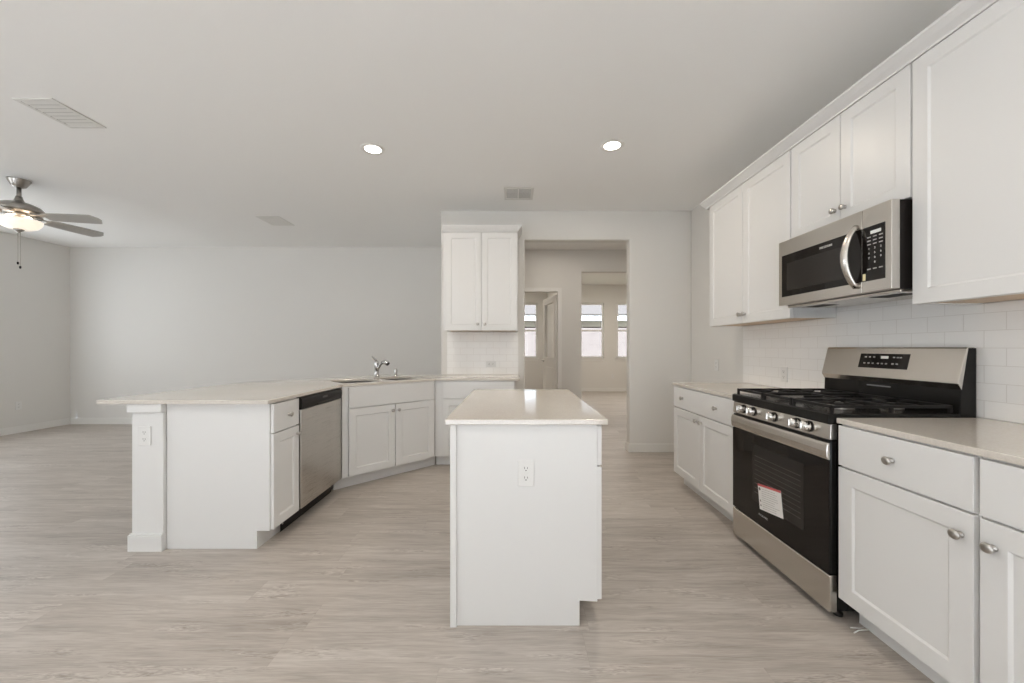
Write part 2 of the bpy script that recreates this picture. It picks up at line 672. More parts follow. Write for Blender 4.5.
# ------------------------------------------------------------------ room shell
struct('floor', MB().box(XL - 0.12, 5.2, YR - 0.12, YF + 0.12, -0.10, 0.0), FLOOR,
       'pale greige wood-look plank floor running through the whole space', 'floor')
struct('ceiling', MB().box(XL - 0.12, 5.2, YR - 0.12, YM + 0.12, CEILZ, CEILZ + 0.12), CEIL,
       'flat off-white ceiling over the kitchen, living area and hall', 'ceiling')
struct('ceiling_far', MB().box(-2.3, 5.2, YM + 0.13, YF + 0.12, 2.96, 3.08).box(-2.3, 5.2, YM + 0.1205, YM + 0.1295, 2.79, 3.08), CEIL,
       'white ceiling of the far rooms seen through the doorway', 'ceiling')

# kitchen end wall with the tall doorway
struct('wall_back', MB().prism([(-0.842, 0), (0.128, 0), (0.128, 2.455), (1.340, 2.455), (1.340, 0), (XW, 0),
                                (XW, CEILZ), (-0.842, CEILZ)], 'y', YK, YK + 0.12, bev=0.012, seg=3),
       WALL, 'off-white kitchen end wall with the tall cased-free doorway', 'wall')
struct('wall_hall_return', MB().box(-0.842, -0.722, YK + 0.121, YL, 0, CEILZ), WALL,
       'off-white wall between living area and hall', 'wall')
struct('wall_living', MB().box(XL - 0.12, -0.722, YL + 0.001, YL + 0.12, 0, CEILZ), WALL,
       'long blank off-white end wall of the living area', 'wall')


def wall_windows(axis, lo, hi, a0, a1, z0, z1, holes):
    """solid wall with rectangular window holes; axis is the wall's thickness axis"""
    mb = MB()

    def B(p, q, r, s):
        if q - p < 1e-4 or s - r < 1e-4:
            return
        if axis == 'x':
            mb.box(lo, hi, p, q, r, s)
        else:
            mb.box(p, q, lo, hi, r, s)
    cur = a0
    for h0, h1, k0, k1 in sorted(holes):
        B(cur, h0, z0, z1)
        B(h0, h1, z0, k0)
        B(h0, h1, k1, z1)
        cur = h1
    B(cur, a1, z0, z1)
    return mb


struct('wall_right', MB().box(XW, XW + 0.12, YR, YK + 0.12, 0, CEILZ), WALL,
       'off-white side wall behind the range and tiles', 'wall')
struct('wall_left', wall_windows('x', XL - 0.12, XL, YR, YL, 0, CEILZ, LEFT_WINDOWS), WALL,
       'off-white left side wall of the living area', 'wall')
struct('wall_rear', wall_windows('y', YR - 0.12, YR, XL, XW, 0, CEILZ, REAR_WINDOWS), WALL,
       'off-white window wall behind the viewer', 'wall')
# hall wall with two openings
DX0, DX1, DZ = -0.05, 0.715, 2.117
OX0, OX1, OZ = 1.097, 2.60, 2.44
struct('wall_hall', MB().prism([(-0.72, 0), (DX0, 0), (DX0, DZ), (DX1, DZ), (DX1, 0), (OX0, 0), (OX0, OZ), (OX1, OZ),
                                (OX1, 0), (5.2, 0), (5.2, CEILZ), (-0.72, CEILZ)], 'y', YM, YM + 0.12), WALL,
       'greige hall wall with door opening and wide opening, seen through the doorway', 'wall')
struct('wall_hall_end', MB().box(5.08, 5.2, YK + 0.12, YM, 0, CEILZ), WALL, 'end wall of the hall', 'wall')
struct('wall_hall_side', MB().box(XW + 0.12, 5.2, YK, YK + 0.12, 0, CEILZ), WALL, 'near wall of the hall', 'wall')
struct('wall_partition', MB().box(0.93, 1.05, YM + 0.121, YF, 0, 2.96), WALL,
       'wall between the two far rooms', 'wall')
struct('wall_study', MB().box(-2.3, -2.18, YM + 0.121, YF, 0, 2.96), WALL, 'side wall of the far left room', 'wall')
struct('wall_far_side', MB().box(5.08, 5.2, YM + 0.121, YF, 0, 2.96), WALL, 'side wall of the far right room', 'wall')
FARW = [(-0.25, 0.66, 0.925, 2.45), (1.60, 2.50, 0.925, 2.45), (2.86, 3.76, 0.925, 2.45)]
struct('wall_far', wall_windows('y', YF, YF + 0.12, -2.3, 5.2, 0, 2.96, FARW), WALL,
       'window wall of the far rooms', 'wall')


def baseboard(name, x0, x1, y0, y1, label):
    horiz = (x1 - x0) > (y1 - y0)
    mb = MB()
    mb.box(x0, x1, y0, y1, 0.0, 0.088, 0.002)
    d = 0.004
    if horiz:
        mb.box(x0, x1, y0 + (d if label else d), y1, 0.088, 0.10, 0.002)
    else:
        mb.box(x0 + d, x1 - d, y0, y1, 0.088, 0.10, 0.002)
    struct(name, mb, TRIMW, label, 'baseboard')


baseboard('baseboard_living', XL + 0.016, -0.86, YL - 0.015, YL, 'white baseboard along the living area end wall')
baseboard('baseboard_left', XL, XL + 0.015, YR, YL - 0.016, 'white baseboard along the left side wall')
baseboard('baseboard_back', 1.326, XW - 0.001, YK - 0.015, YK - 0.0005, 'white baseboard right of the tall doorway')
baseboard('baseboard_jamb', 1.326, 1.3395, YK, YK + 0.12, 'white baseboard wrapping into the tall doorway')
baseboard('baseboard_hall', DX1 + 0.08, OX0, YM - 0.015, YM - 0.0005, 'white baseboard between the two hall openings')
baseboard('baseboard_far', 1.06, 5.07, YF - 0.015, YF - 0.0005, 'white baseboard below the far windows')
baseboard('baseboard_rear', XL + 0.016, XW - 0.001, YR, YR + 0.015, 'white baseboard behind the viewer')


# ------------------------------------------------------------------ windows
def window(name, label, c, w, z0, z1, axis, sign, wall_pos):
    """double-hung window filling a wall hole. Local x along the wall, -y into the room."""
    rz = {('y', 1): 0.0, ('y', -1): PI, ('x', -1): PI / 2, ('x', 1): -PI / 2}[(axis, sign)]
    loc = (c, wall_pos, 0) if axis == 'y' else (wall_pos, c, 0)
    t = thing(name, label, 'window', loc, rz)
    t['kind'] = 'structure'
    h = w / 2
    f = 0.045
    m = MB()
    y0, y1 = 0.05, 0.115
    m.box(-h + .001, -h + f, y0, y1, z0 + .001, z1 - .001, 0.004)
    m.box(h - f, h - .001, y0, y1, z0 + .001, z1 - .001, 0.004)
    m.box(-h + f, h - f, y0, y1, z0 + .001, z0 + f, 0.004)
    m.box(-h + f, h - f, y0, y1, z1 - f, z1 - .001, 0.004)
    zm = z0 + (z1 - z0) * 0.5
    m.box(-h + f, h - f, y0 + 0.01, y1, zm - 0.022, zm + 0.022, 0.004)
    m.build('window_frame', VINYL, t, kind='structure')
    for a, b in ((z0 + f, zm - 0.022), (zm + 0.022, z1 - f)):
        MB().box(-h + f, h - f, 0.085, 0.089, a, b).build('glass_pane', GLASS, t, kind='structure')
    s = MB().box(-h - 0.045, h + 0.045, -0.035, 0.048, z0 - 0.022, z0, 0.005)
    s.box(-h - 0.02, h + 0.02, -0.014, -0.0005, z0 - 0.085, z0 - 0.022, 0.003)
    s.build('window_sill', TRIMW, t, kind='structure')
    return t


for i, (x0, x1, z0, z1) in enumerate(FARW):
    window('window_%d' % (i + 1), ['double-hung window of the far left room behind the half-glazed door',
                                   'far double-hung window seen whole through the wide hall opening',
                                   'far double-hung window cut off by the doorway edge'][i],
           (x0 + x1) / 2, x1 - x0, z0, z1, 'y', 1, YF)
    daylight('daylight_far_portal', ((x0 + x1) / 2, YF + 0.13, (z0 + z1) / 2), (-PI / 2, 0, 0), x1 - x0, z1 - z0, 1,
             portal=True)
window('window_4', 'window in the left wall, only the end of its sill in view', 4.25, 1.80, 0.93, 2.2, 'x', -1, XL)

# neighbour's house outside the far windows
nb = thing('neighbor_house', 'pale brick house outside the far windows', 'house', (1.5, 14.0, 0))
MB().box(-9, 9, 0, 0.2, -0.3, 2.25).build('brick_wall', BRICK, nb)
MB().box(-9, 9, -0.03, -0.002, 1.98, 2.2).build('shaded_frieze', FRIEZE_SHADE, nb)  # grey frieze strip; the shade under the eave is put into its colour
MB().box(-9, 9, -0.20, -0.031, 2.21, 2.26).box(-9, 9, -0.25, -0.20, 2.19, 2.40).build('fascia', FASCIA, nb)
MB().prism([(-0.30, 2.401), (-0.30, 2.43), (3.0, 4.3), (3.0, 4.2), (0.1, 2.401)], 'x', -9, 9).build('roof', ROOFM, nb)
g = MB().box(-14, 16, YF + 0.2, 26, -0.45, -0.302).build('lawn', GRASS)
tag(g, 'strip of lawn outside the far windows', 'lawn')
g['kind'] = 'structure'

# half-glazed door standing open in the hall wall
dr = thing('door_1', 'half-glazed white door standing open in the hall wall', 'door', (DX1 - 0.004, YM + 0.125, 0),
           math.radians(180 - 78))
dr['kind'] = 'structure'
W_, H_ = 0.74, 2.085
m = MB()
m.box(0.0, 0.11, -0.02, 0.02, 0.008, H_, 0.002)
m.box(W_ - 0.11, W_, -0.02, 0.02, 0.008, H_, 0.002)
m.box(0.11, W_ - 0.11, -0.02, 0.02, 0.008, 0.22, 0.002)
m.box(0.11, W_ - 0.11, -0.02, 0.02, 0.93, 1.04, 0.002)
m.box(0.11, W_ - 0.11, -0.02, 0.02, H_ - 0.11, H_, 0.002)
m.box(0.11, W_ - 0.11, -0.010, 0.010, 0.22, 0.93)
m.box(0.17, W_ - 0.17, -0.016, 0.016, 0.28, 0.87, 0.006)
m.build('door_leaf', TRIMW, dr, kind='structure')
MB().box(0.11, W_ - 0.11, -0.003, 0.003, 1.04, H_ - 0.11).build('glass_pane', GLASS, dr, kind='structure')
hd = MB()
for s in (-1, 1):
    hd.lathe([(0.028, 0), (0.028, 0.006), (0.012, 0.01), (0.010, 0.045), (0.0, 0.047)], (W_ - 0.06, s * 0.0205, 0.98), (0, s, 0), 16)
    hd.tube([(W_ - 0.06, s * 0.062, 0.98), (W_ - 0.11, s * 0.064, 0.982), (W_ - 0.17, s * 0.060, 0.98)], 0.009, 10)
hd.build('door_handle', NICKEL, dr, kind='structure')
m = MB()
for s0, s1 in ((DX0 - 0.06, DX0 + 0.004), (DX1 - 0.004, DX1 + 0.06)):
    m.box(s0, s1, YM - 0.016, YM - 0.0005, 0, DZ + 0.06, 0.003)
m.box(DX0 + 0.004, DX1 - 0.004, YM - 0.016, YM - 0.0005, DZ - 0.004, DZ + 0.06, 0.003)
struct('trim_1', m, TRIMW, 'white casing round the half-glazed door', 'trim')


# ------------------------------------------------------------------ cabinet parts
def knob(parent, x, y, z, r=0.0155):
    """brushed nickel mushroom knob on a face at y, pointing to -y"""
    MB().lathe([(r * 0.62, 0.0005), (r * 0.62, 0.003), (r * 0.38, 0.006), (r * 0.36, 0.012), (r * 0.62, 0.016), (r, 0.0195),
                (r * 1.0, 0.0225), (r * 0.85, 0.026), (r * 0.45, 0.028), (0, 0.0285)],
               (x, y, z), (0, -1, 0), 20, squash=(1.08, 1.0)).build('knob', NICKEL, parent)


DT = 0.019


def door(parent, x0, x1, z0, z1, knob_at=None, stile=0.062):
    d = MB().shaker(x0, x1, z0, z1, -DT - 0.001, DT, stile).build('door', CAB, parent)
    if knob_at:
        knob(d, knob_at[0], -DT - 0.001, knob_at[1])
    return d


def drawer(parent, x0, x1, z0, z1, knobs=(), name='drawer'):
    d = MB().box(x0, x1, -DT - 0.001, -0.001, z0, z1, 0.0016).build(name, CAB, parent)
    for kx in knobs:
        knob(d, kx, -DT - 0.001, (z0 + z1) / 2)
    return d


Z_DR0, Z_DR1 = 0.694, 0.866       # drawer front
Z_DO0, Z_DO1 = TOE + 0.006, 0.686  # door


def base_carcass(t, w, d, left_finish=False, right_finish=False, toe_in=0.075):
    MB().box(0.0005, w - 0.0005, 0, d, TOE, CABTOP, 0.001).build('carcass', CAB, t)
    MB().box(0.0005, w - 0.0005, toe_in, d, 0.0, TOE - 0.0005).build('toe_kick', CAB, t)


# --- right-hand run: far double cabinet between the end wall and the range
YB_F0, YB_F1 = 2.452, 3.400
XB = 1.4380   # face of carcass; door face at XB-0.02
t = thing('base_cabinet', 'white two-door base cabinet with one wide two-knob drawer beyond the range', 'cabinet', (XB, YB_F1, 0), R_WALL)
w = YB_F1 - YB_F0
base_carcass(t, w, XW - XB - 0.012)
drawer(t, 0.012, w - 0.012, Z_DR0, Z_DR1, (0.20 * w, 0.76 * w))
door(t, 0.012, w * 0.5 - 0.002, Z_DO0, Z_DO1, (w * 0.5 - 0.036, Z_DO1 - 0.05))
door(t, w * 0.5 + 0.002, w - 0.012, Z_DO0, Z_DO1, (w * 0.5 + 0.036, Z_DO1 - 0.05))

# --- right-hand run: two single-door cabinets nearest the viewer
YB_N = 1.675
w = 0.500
for i, (y1, lab, side) in enumerate([(YB_N, 'white single-door base cabinet directly right of the range, knob at its right', 1),
                                     (YB_N - w - 0.002, 'white single-door base cabinet at the right edge of the photo, knob at its left', -1)]):
    t = thing('base_cabinet', lab, 'cabinet', (XB, y1, 0), R_WALL)
    base_carcass(t, w, XW - XB - 0.012)
    x0, x1 = (0.004, w - 0.005) if i == 0 else (0.009, w - 0.010)
    drawer(t, x0, x1, Z_DR0, Z_DR1, ((x0 + x1) / 2 - 0.010,))
    kx = x1 - 0.034 if side > 0 else x0 + 0.034
    door(t, x0, x1, Z_DO0, Z_DO1, (kx, Z_DO1 - 0.074), 0.066)

# --- peninsula: narrow cabinet with the big finished end panel
XP = -1.4610   # carcass face
YP0 = 2.290
t = thing('base_cabinet', 'narrow white base cabinet left of the dishwasher with plain finished end panel', 'cabinet', (XP, YP0 + 0.012, 0), L_PEN)
w = 0.268
base_carcass(t, w, 0.605)
# finished end panel with toe notch, in local (y=depth, z)
MB().prism([(0.0, TOE), (0.0, CABTOP), (0.615, CABTOP), (0.615, 0.0), (0.076, 0.0), (0.076, TOE)], 'x', -0.0125, 0.0, bev=0.001).build('end_panel', CAB, t)
drawer(t, -0.004, w - 0.002, Z_DR0, Z_DR1, (w * 0.5 + 0.012,))
door(t, -0.004, w - 0.002, Z_DO0, Z_DO1, (w - 0.026, Z_DO1 - 0.05), 0.058)

# square support post under the breakfast-bar overhang
t = thing('support_post', 'square white post under the overhanging end of the worktop', 'post', (-2.178, 2.300, 0))
MB().box(-0.088, 0.098, -0.030, 0.105, 0.10, 0.822, 0.003).build('shaft', CAB, t)
MB().box(-0.101, 0.100, -0.045, 0.118, 0.0, 0.096, 0.003).box(-0.096, 0.099, -0.039, 0.112, 0.096, 0.104, 0.003).build('plinth', CAB, t)
MB().box(-0.103, 0.100, -0.047, 0.118, 0.822, CABTOP, 0.003).build('cap', CAB, t)

# dishwasher
DW0, DW1 = 2.572, 3.178
t = thing('dishwasher', 'stainless dishwasher with black control strip in the peninsula', 'dishwasher', (XP, DW0, 0), L_PEN)
w = DW1 - DW0
MB().box(0.004, w - 0.004, 0.002, 0.57, 0.112, 0.868).build('tub_body', BLACKP, t)
MB().box(0.004, w - 0.004, -0.030, 0.001, 0.118, 0.785, 0.004, 3).build('door', STEELV, t)
cp = MB().prism([(0.001, 0.787), (-0.030, 0.787), (-0.033, 0.800), (-0.037, 0.830), (-0.036, 0.855), (-0.026, 0.868), (0.001, 0.868)], 'x', 0.003, w - 0.003, bev=0.002).build('control_strip', BLACKP, t)
MB().box(w * 0.34, w * 0.66, -0.038, -0.032, 0.790, 0.806, 0.001).build('handle_pocket', DARKIN, cp)
MB().box(w * 0.46, w * 0.58, -0.0392, -0.0375, 0.832, 0.846, 0.0004).build('badge', plain('dim_badge', (0.09, 0.085, 0.08), 0.3), cp)
MB().box(0.004, w - 0.004, 0.055, 0.06, 0.012, 0.1105).box(-0.09, w - 0.03, 0.052, 0.0545, 0.010, 0.095).build('toe_plate', BLACKP, t)
MB().lathe([(0.006, 0), (0.006, 0.003), (0, 0.0035)], (-0.07, 0.052, 0.055), (0, -1, 0), 12).build('screw', NICKEL, t)
for lx in (0.03, w - 0.03):
    MB().lathe([(0.018, 0), (0.018, 0.008), (0.007, 0.010), (0.007, 0.111)], (lx, 0.09, 0.0), seg=12).build('leveling_foot', BLACKP, t)

# diagonal corner sink cabinet
SA = Vector((XP + 0.020 + 0.012, 3.197))   # left end of the door plane
s45 = math.sqrt(0.5)
SO = SA + Vector((-s45, s45)) * 0.020      # carcass face
t = thing('sink_cabinet', 'white angled two-door cabinet under the corner sink', 'cabinet', (SO.x, SO.y, 0), PI / 4)
w = 0.905
m = MB().box(0.0, w, 0.0, 0.018, TOE, CABTOP, 0.001)
m.box(0.0, 0.018, 0.0185, 0.20, TOE, CABTOP).box(w - 0.018, w, 0.0185, 0.20, TOE, CABTOP)
m.prism([(0.0185, 0.0185), (w - 0.0185, 0.0185), (w - 0.0185, 0.22), (w - 0.25, 0.50), (0.25, 0.50), (0.0185, 0.22)], 'z', TOE, TOE + 0.018)
m.prism([(w + 0.0005, -0.002), (0.9206, 0.012), (w + 0.0005, 0.027)], 'z', TOE, CABTOP)
m.build('carcass', CAB, t)
MB().box(-0.04, w + 0.066, 0.075, 0.14, 0.0, TOE - 0.0005).build('toe_kick', CAB, t)
fa, fb, fm = 0.052, w - 0.006, 0.476
drawer(t, fa, fb, Z_DR0, Z_DR1, (), 'false_drawer_front')
door(t, fa, fm - 0.003, Z_DO0, Z_DO1, (fm - 0.030, Z_DO1 - 0.055))
door(t, fm + 0.003, fb, Z_DO0, Z_DO1, (fm + 0.030, Z_DO1 - 0.055))
SINK_O, SINK_M = Vector(t.location), Matrix.Rotation(PI / 4, 3, 'Z')


def sink_pt(a, d, z=0.0):
    """a along the diagonal front from its middle, d back from the worktop's front edge"""
    return SINK_M @ Vector((w / 2 + a, d - 0.035, 0)) + Vector((SINK_O.x, SINK_O.y, z))


# base cabinet on the end wall
XE0, XE1, YE = -0.800, 0.018, 3.872
t = thing('base_cabinet', 'white base cabinet on the end wall under the wall cabinet', 'cabinet', (XE0, YE, 0), 0)
w2 = XE1 - XE0
base_carcass(t, w2, YK - YE - 0.004)
drawer(t, 0.085, w2 - 0.012, Z_DR0, Z_DR1, (0.085 + (w2 - 0.097) / 2,))
mid = 0.085 + (w2 - 0.097) / 2
door(t, 0.085, mid - 0.002, Z_DO0, Z_DO1, (mid - 0.034, Z_DO1 - 0.055))
door(t, mid + 0.002, w2 - 0.012, Z_DO0, Z_DO1, (mid + 0.034, Z_DO1 - 0.055))

# knee wall closing the back of the peninsula
kb = [(-2.115, 2.42), (-2.115, 3.46), (-1.15, 4.425), (-0.86, 4.425)]
kf = [(-0.86, 4.385), (-1.135, 4.385), (-2.075, 3.445), (-2.075, 2.42)]
struct('wall_peninsula', MB().prism(kb + kf, 'z', 0, CABTOP - 0.002), CAB, 'white back panel of the peninsula facing the living area', 'panel')

# --- island
IX0, IX1, IY0, IY1 = -0.274, 0.3625, 1.657, 2.800
t = thing('island_cabinet', 'white kitchen island cabinet with plain end panel and toe notch', 'kitchen island', (IX1, IY0, 0), L_PEN)
il, idp = IY1 - IY0, IX1 - IX0
MB().box(0.013, il, 0.0, idp - 0.015, TOE, CABTOP, 0.001).build('carcass', CAB, t)
MB().box(0.013, il, 0.077, idp - 0.015, 0.0, TOE - 0.0005).build('toe_kick', CAB, t)
MB().prism([(0.0, TOE - 0.004), (0.0, CABTOP), (idp - 0.012, CABTOP), (idp - 0.012, 0.0), (0.077, 0.0), (0.077, TOE)], 'x', 0.0, 0.0125, bev=0.0012).build('end_panel', CAB, t)
MB().box(0.014, il, idp - 0.0145, idp - 0.002, 0.0, CABTOP, 0.001).build('back_panel', CAB, t)
MB().box(-0.012, 0.013, idp - 0.0275, idp, 0.0, CABTOP, 0.002).build('corner_post', CAB, t)
MB().box(il - 0.02, il + 0.006, idp - 0.0275, idp + 0.001, 0.0, CABTOP, 0.002).build('corner_post', CAB, t)
hw = (il - 0.02) / 2
for k in range(2):
    a, b_ = 0.004 + k * (hw + 0.004), 0.004 + k * (hw + 0.004) + hw - 0.002
    drawer(t, a + 0.002, b_ - 0.002, Z_DR0, Z_DR1, ((a + b_) / 2,))
    door(t, a + 0.002, b_ - 0.002, Z_DO0 - 0.003, Z_DO1, ((b_ - 0.036) if k == 0 else (a + 0.036), Z_DO1 - 0.055))


# --- worktops
def worktop(label, pts, holes=()):
    m = MB().prism(pts, 'z', HC - TC, HC, bev=0.0028, seg=2, holes=holes)
    o = m.build('countertop', QUARTZ)
    return tag(o, label, 'countertop')


worktop('pale quartz worktop on the white kitchen island', [(-0.2945, 1.637), (0.4045, 1.637), (0.4045, 2.830), (-0.2945, 2.830)])
worktop('pale quartz worktop over the cabinet beyond the range', [(1.4155, 2.455), (2.049, 2.455), (2.049, 3.415), (1.4155, 3.415)])
worktop('pale quartz worktop in the right foreground beside the range', [(1.4155, 0.62), (2.049, 0.62), (2.049, 1.679), (1.4155, 1.679)])


def rrect(x0, x1, y0, y1, r, n=6):
    pts = []
    for cx, cy, a0 in ((x1 - r, y1 - r, 0), (x0 + r, y1 - r, 90), (x0 + r, y0 + r, 180), (x1 - r, y0 + r, 270)):
        for k in range(n + 1):
            a = math.radians(a0 + 90 * k / n)
            pts.append((cx + r * math.cos(a), cy + r * math.sin(a)))
    return pts


holes = [[tuple(sink_pt(a, d).xy) for a, d in rrect(a0, a1, 0.098, 0.532, 0.085)] for a0, a1 in ((-0.405, -0.035), (0.035, 0.405))]
worktop('long angled pale quartz worktop with sink and breakfast-bar overhang',
        [(-2.446, 2.240), (-1.4385, 2.240), (-1.4385, SA.y + 0.010), (-0.796, 3.845), (0.062, 3.845), (0.062, 4.418),
         (-0.852, 4.418), (-1.48, 4.418), (-2.446, 3.456)], holes=holes)

# ------------------------------------------------------------------ sink, tap, air gap
so = sink_pt(0, 0, HC)
t = thing('kitchen_sink', 'double-bowl stainless sink set in the angled worktop', 'sink', so, PI / 4)
bowls = [rrect(-0.392, -0.020, 0.112, 0.518, 0.06), rrect(0.020, 0.392, 0.112, 0.518, 0.06)]
MB().prism(rrect(-0.430, 0.430, 0.075, 0.555, 0.05), 'z', -TC - 0.004, -TC - 0.0006, holes=bowls).build('rim', SINKST, t)
for bl in bowls:
    m = MB()
    cxm = sum(p[0] for p in bl) / len(bl)
    cym = sum(p[1] for p in bl) / len(bl)
    rings = []
    for s, z in ((1.0, -TC - 0.001), (0.985, -0.045), (0.95, -0.19), (0.86, -0.215), (0.1, -0.220)):
        rings.append([m.bm.verts.new((cxm + (x - cxm) * s, cym + (y - cym) * s, z)) for x, y in bl])
    for A, B in zip(rings, rings[1:]):
        for k in range(len(A)):
            f = m.bm.faces.new((A[k], A[(k + 1) % len(A)], B[(k + 1) % len(A)], B[k]))
            f.smooth = True
    m.bm.faces.new(rings[-1])
    bo = m.build('bowl', SINKST, t)
    MB().lathe([(0.045, 0.0), (0.045, 0.003), (0.02, 0.002), (0, 0.001)], (cxm, cym, -0.219), seg=20).build('drain', NICKEL, bo)

fp = sink_pt(0.115, 0.592, HC)
t = thing('kitchen_faucet', 'chrome pull-out kitchen tap behind the sink', 'faucet', fp, PI / 4)
MB().lathe([(0.031, 0.0005), (0.031, 0.006), (0.025, 0.012), (0.023, 0.05), (0.022, 0.085), (0.0235, 0.09), (0.0235, 0.15), (0.021, 0.163), (0.012, 0.172), (0, 0.173)],
           (0, 0, 0), seg=24).build('body', CHROME, t)
MB().tube([(0, -0.008, 0.070), (0.008, -0.035, 0.105), (0.016, -0.062, 0.138), (0.024, -0.085, 0.155)], [0.015, 0.014, 0.013, 0.014], 14).build('spout', CHROME, t)
MB().tube([(0.023, -0.082, 0.155), (0.032, -0.108, 0.160), (0.042, -0.138, 0.154), (0.048, -0.156, 0.140)], [0.017, 0.022, 0.024, 0.021], 14).build('spray_head', CHROME, t)
MB().tube([(0, 0, 0.166), (-0.012, 0.004, 0.185), (-0.030, 0.008, 0.205), (-0.046, 0.012, 0.220)], [0.011, 0.010, 0.009, 0.007], 12).build('lever', CHROME, t)
ap = sink_pt(0.33, 0.592, HC)
o = MB().lathe([(0.022, 0.0005), (0.022, 0.005), (0.017, 0.008), (0.017, 0.060), (0.0155, 0.074), (0.010, 0.080), (0, 0.081)], seg=20).build('air_gap_cap', CHROME, None, ap)
tag(o, 'small chrome air gap cap beside the kitchen tap', 'air gap')


# ------------------------------------------------------------------ wall cabinets
UZ0, UZ1, UZC = 1.397, 2.466, 2.526


def crown(mb, x0, x1, z0, z1, proj, ends=True, depth=0.0):
    """small stepped crown along local x, front at -y"""
    prof = [(-0.001, z0), (-0.021, z0), (-0.023, z0 + 0.010), (-0.5 * (proj + 0.024), z0 + 0.45 * (z1 - z0)), (-proj, z1 - 0.012), (-proj, z1), (-0.001, z1)]
    mb.prism(prof, 'x', x0, x1)
    return mb


def wall_cabinet(label, loc, rz, w, d, z0, z1, splits, kz=0.066, kin=0.030):
    t = thing('wall_cabinet', label, 'cabinet', loc, rz)
    MB().box(0.0005, w - 0.0005, 0, d, z0 + 0.006, z1, 0.001).build('carcass', CAB, t)
    MB().box(0.02, w - 0.02, 0.02, d - 0.004, z0 + 0.002, z0 + 0.0055).build('underside_panel', UNDER, t)
    s = MB().box(0.0005, 0.0195, 0.0, d - 0.002, z0 - 0.002, z0 + 0.0055).box(w - 0.0195, w - 0.0005, 0.0, d - 0.002, z0 - 0.002, z0 + 0.0055)
    s.box(0.02, w - 0.02, 0.0, 0.0195, z0 - 0.002, z0 + 0.0055).build('bottom_rail', CAB, t)
    for i, (a, b) in enumerate(splits):
        kx = (b - kin) if i % 2 == 0 else (a + kin)
        door(t, a, b, z0 - 0.002, z1 - 0.004, (kx, z0 + kz))
    return t


XU = 1.7764
UD = XW - XU - 0.012
# far pair beyond the microwave
Y1, Y0 = 3.440, 2.428
w = Y1 - Y0
t = wall_cabinet('white two-door wall cabinet left of the microwave', (XU, Y1, 0), R_WALL, w, UD, UZ0, UZ1,
                 [(0.010, w / 2 - 0.002), (w / 2 + 0.002, w - 0.004)])
# over the microwave
Y1b, Y0b = 2.426, 1.692
w = Y1b - Y0b
t = wall_cabinet('short white two-door wall cabinet above the microwave', (XU, Y1b, 0), R_WALL, w, UD, 1.876, UZ1,
                 [(0.004, w / 2 - 0.002), (w / 2 + 0.002, w - 0.004)], 0.075)
# near pair at the right edge
Y1c = 1.690
w = 0.98
t = wall_cabinet('tall white wall cabinet right of the microwave at the photo edge', (XU, Y1c, 0), R_WALL, w, UD, UZ0, UZ1,
                 [(0.004, w / 2 - 0.002), (w / 2 + 0.002, w - 0.004)])
# continuous crown moulding
m = crown(MB(), 0.0, 3.500 - 0.71, UZ1 + 0.001, UZC, 0.072)
m.box(0.0, 3.500 - 0.71, 0.0, UD, UZ1 + 0.001, UZ1 + 0.012)
m.prism([(0.0, UZ1 + 0.001), (-0.0, UZC), (0.06, UZC), (0.06, UZ1 + 0.001)], 'y', 0.0, UD)
o = m.build('crown_molding', CAB, None, (XU, 3.500, 0))
o.rotation_euler = (0, 0, R_WALL)
tag(o, 'white crown moulding running along the tops of the right-hand wall cabinets', 'crown moulding')

# end wall cabinet
XC0, XC1 = -0.735, 0.045
w = XC1 - XC0
t = wall_cabinet('white two-door wall cabinet on the end wall beside the doorway', (XC0, 4.112, 0), 0, w, YK - 4.112 - 0.012, 1.392, 2.446,
                 [(0.002, w / 2 - 0.002), (w / 2 + 0.002, w - 0.010)], 0.066, 0.036)
m = crown(MB(), -0.022, w + 0.002, 2.447, 2.515, 0.060)
m.prism([(w, 2.447), (w + 0.008, 2.447), (w + 0.012, 2.457), (w + 0.045, 2.503), (w + 0.045, 2.515), (w, 2.515)], 'y', -0.060, YK - 4.112 - 0.012)
m.box(0.0, w, 0, YK - 4.112 - 0.012, 2.447, 2.458)
m.box(-0.022, -0.001, 0.0, YK - 4.112 - 0.012, 2.447, 2.515)
MB().box(-0.020, -0.0005, 0.0, 0.02, 1.392, 2.446).build('filler_strip', CAB, t)
m.build('crown', CAB, t)

# ------------------------------------------------------------------ tiled backsplashes
o = MB().prism([(0, 0), (2.800, 0), (2.800, 0.497), (1.741, 0.497), (1.741, 0.565), (0.980, 0.565), (0.980, 0.497), (0, 0.497)], 'y', -0.0095, -0.0005)\
    .build('tile_backsplash', TILE_R, None, (XW, 3.420, HC + 0.001))
o.rotation_euler = (0, 0, R_WALL)
tag(o, 'white subway tile backsplash behind the range', 'backsplash')
o = MB().box(0, 0.822, -0.0095, -0.0005, 0, 0.490).build('tile_backsplash', TILE_R, None, (-0.770, YK, HC + 0.001))
tag(o, 'small white subway tile backsplash under the end wall cabinet', 'backsplash')


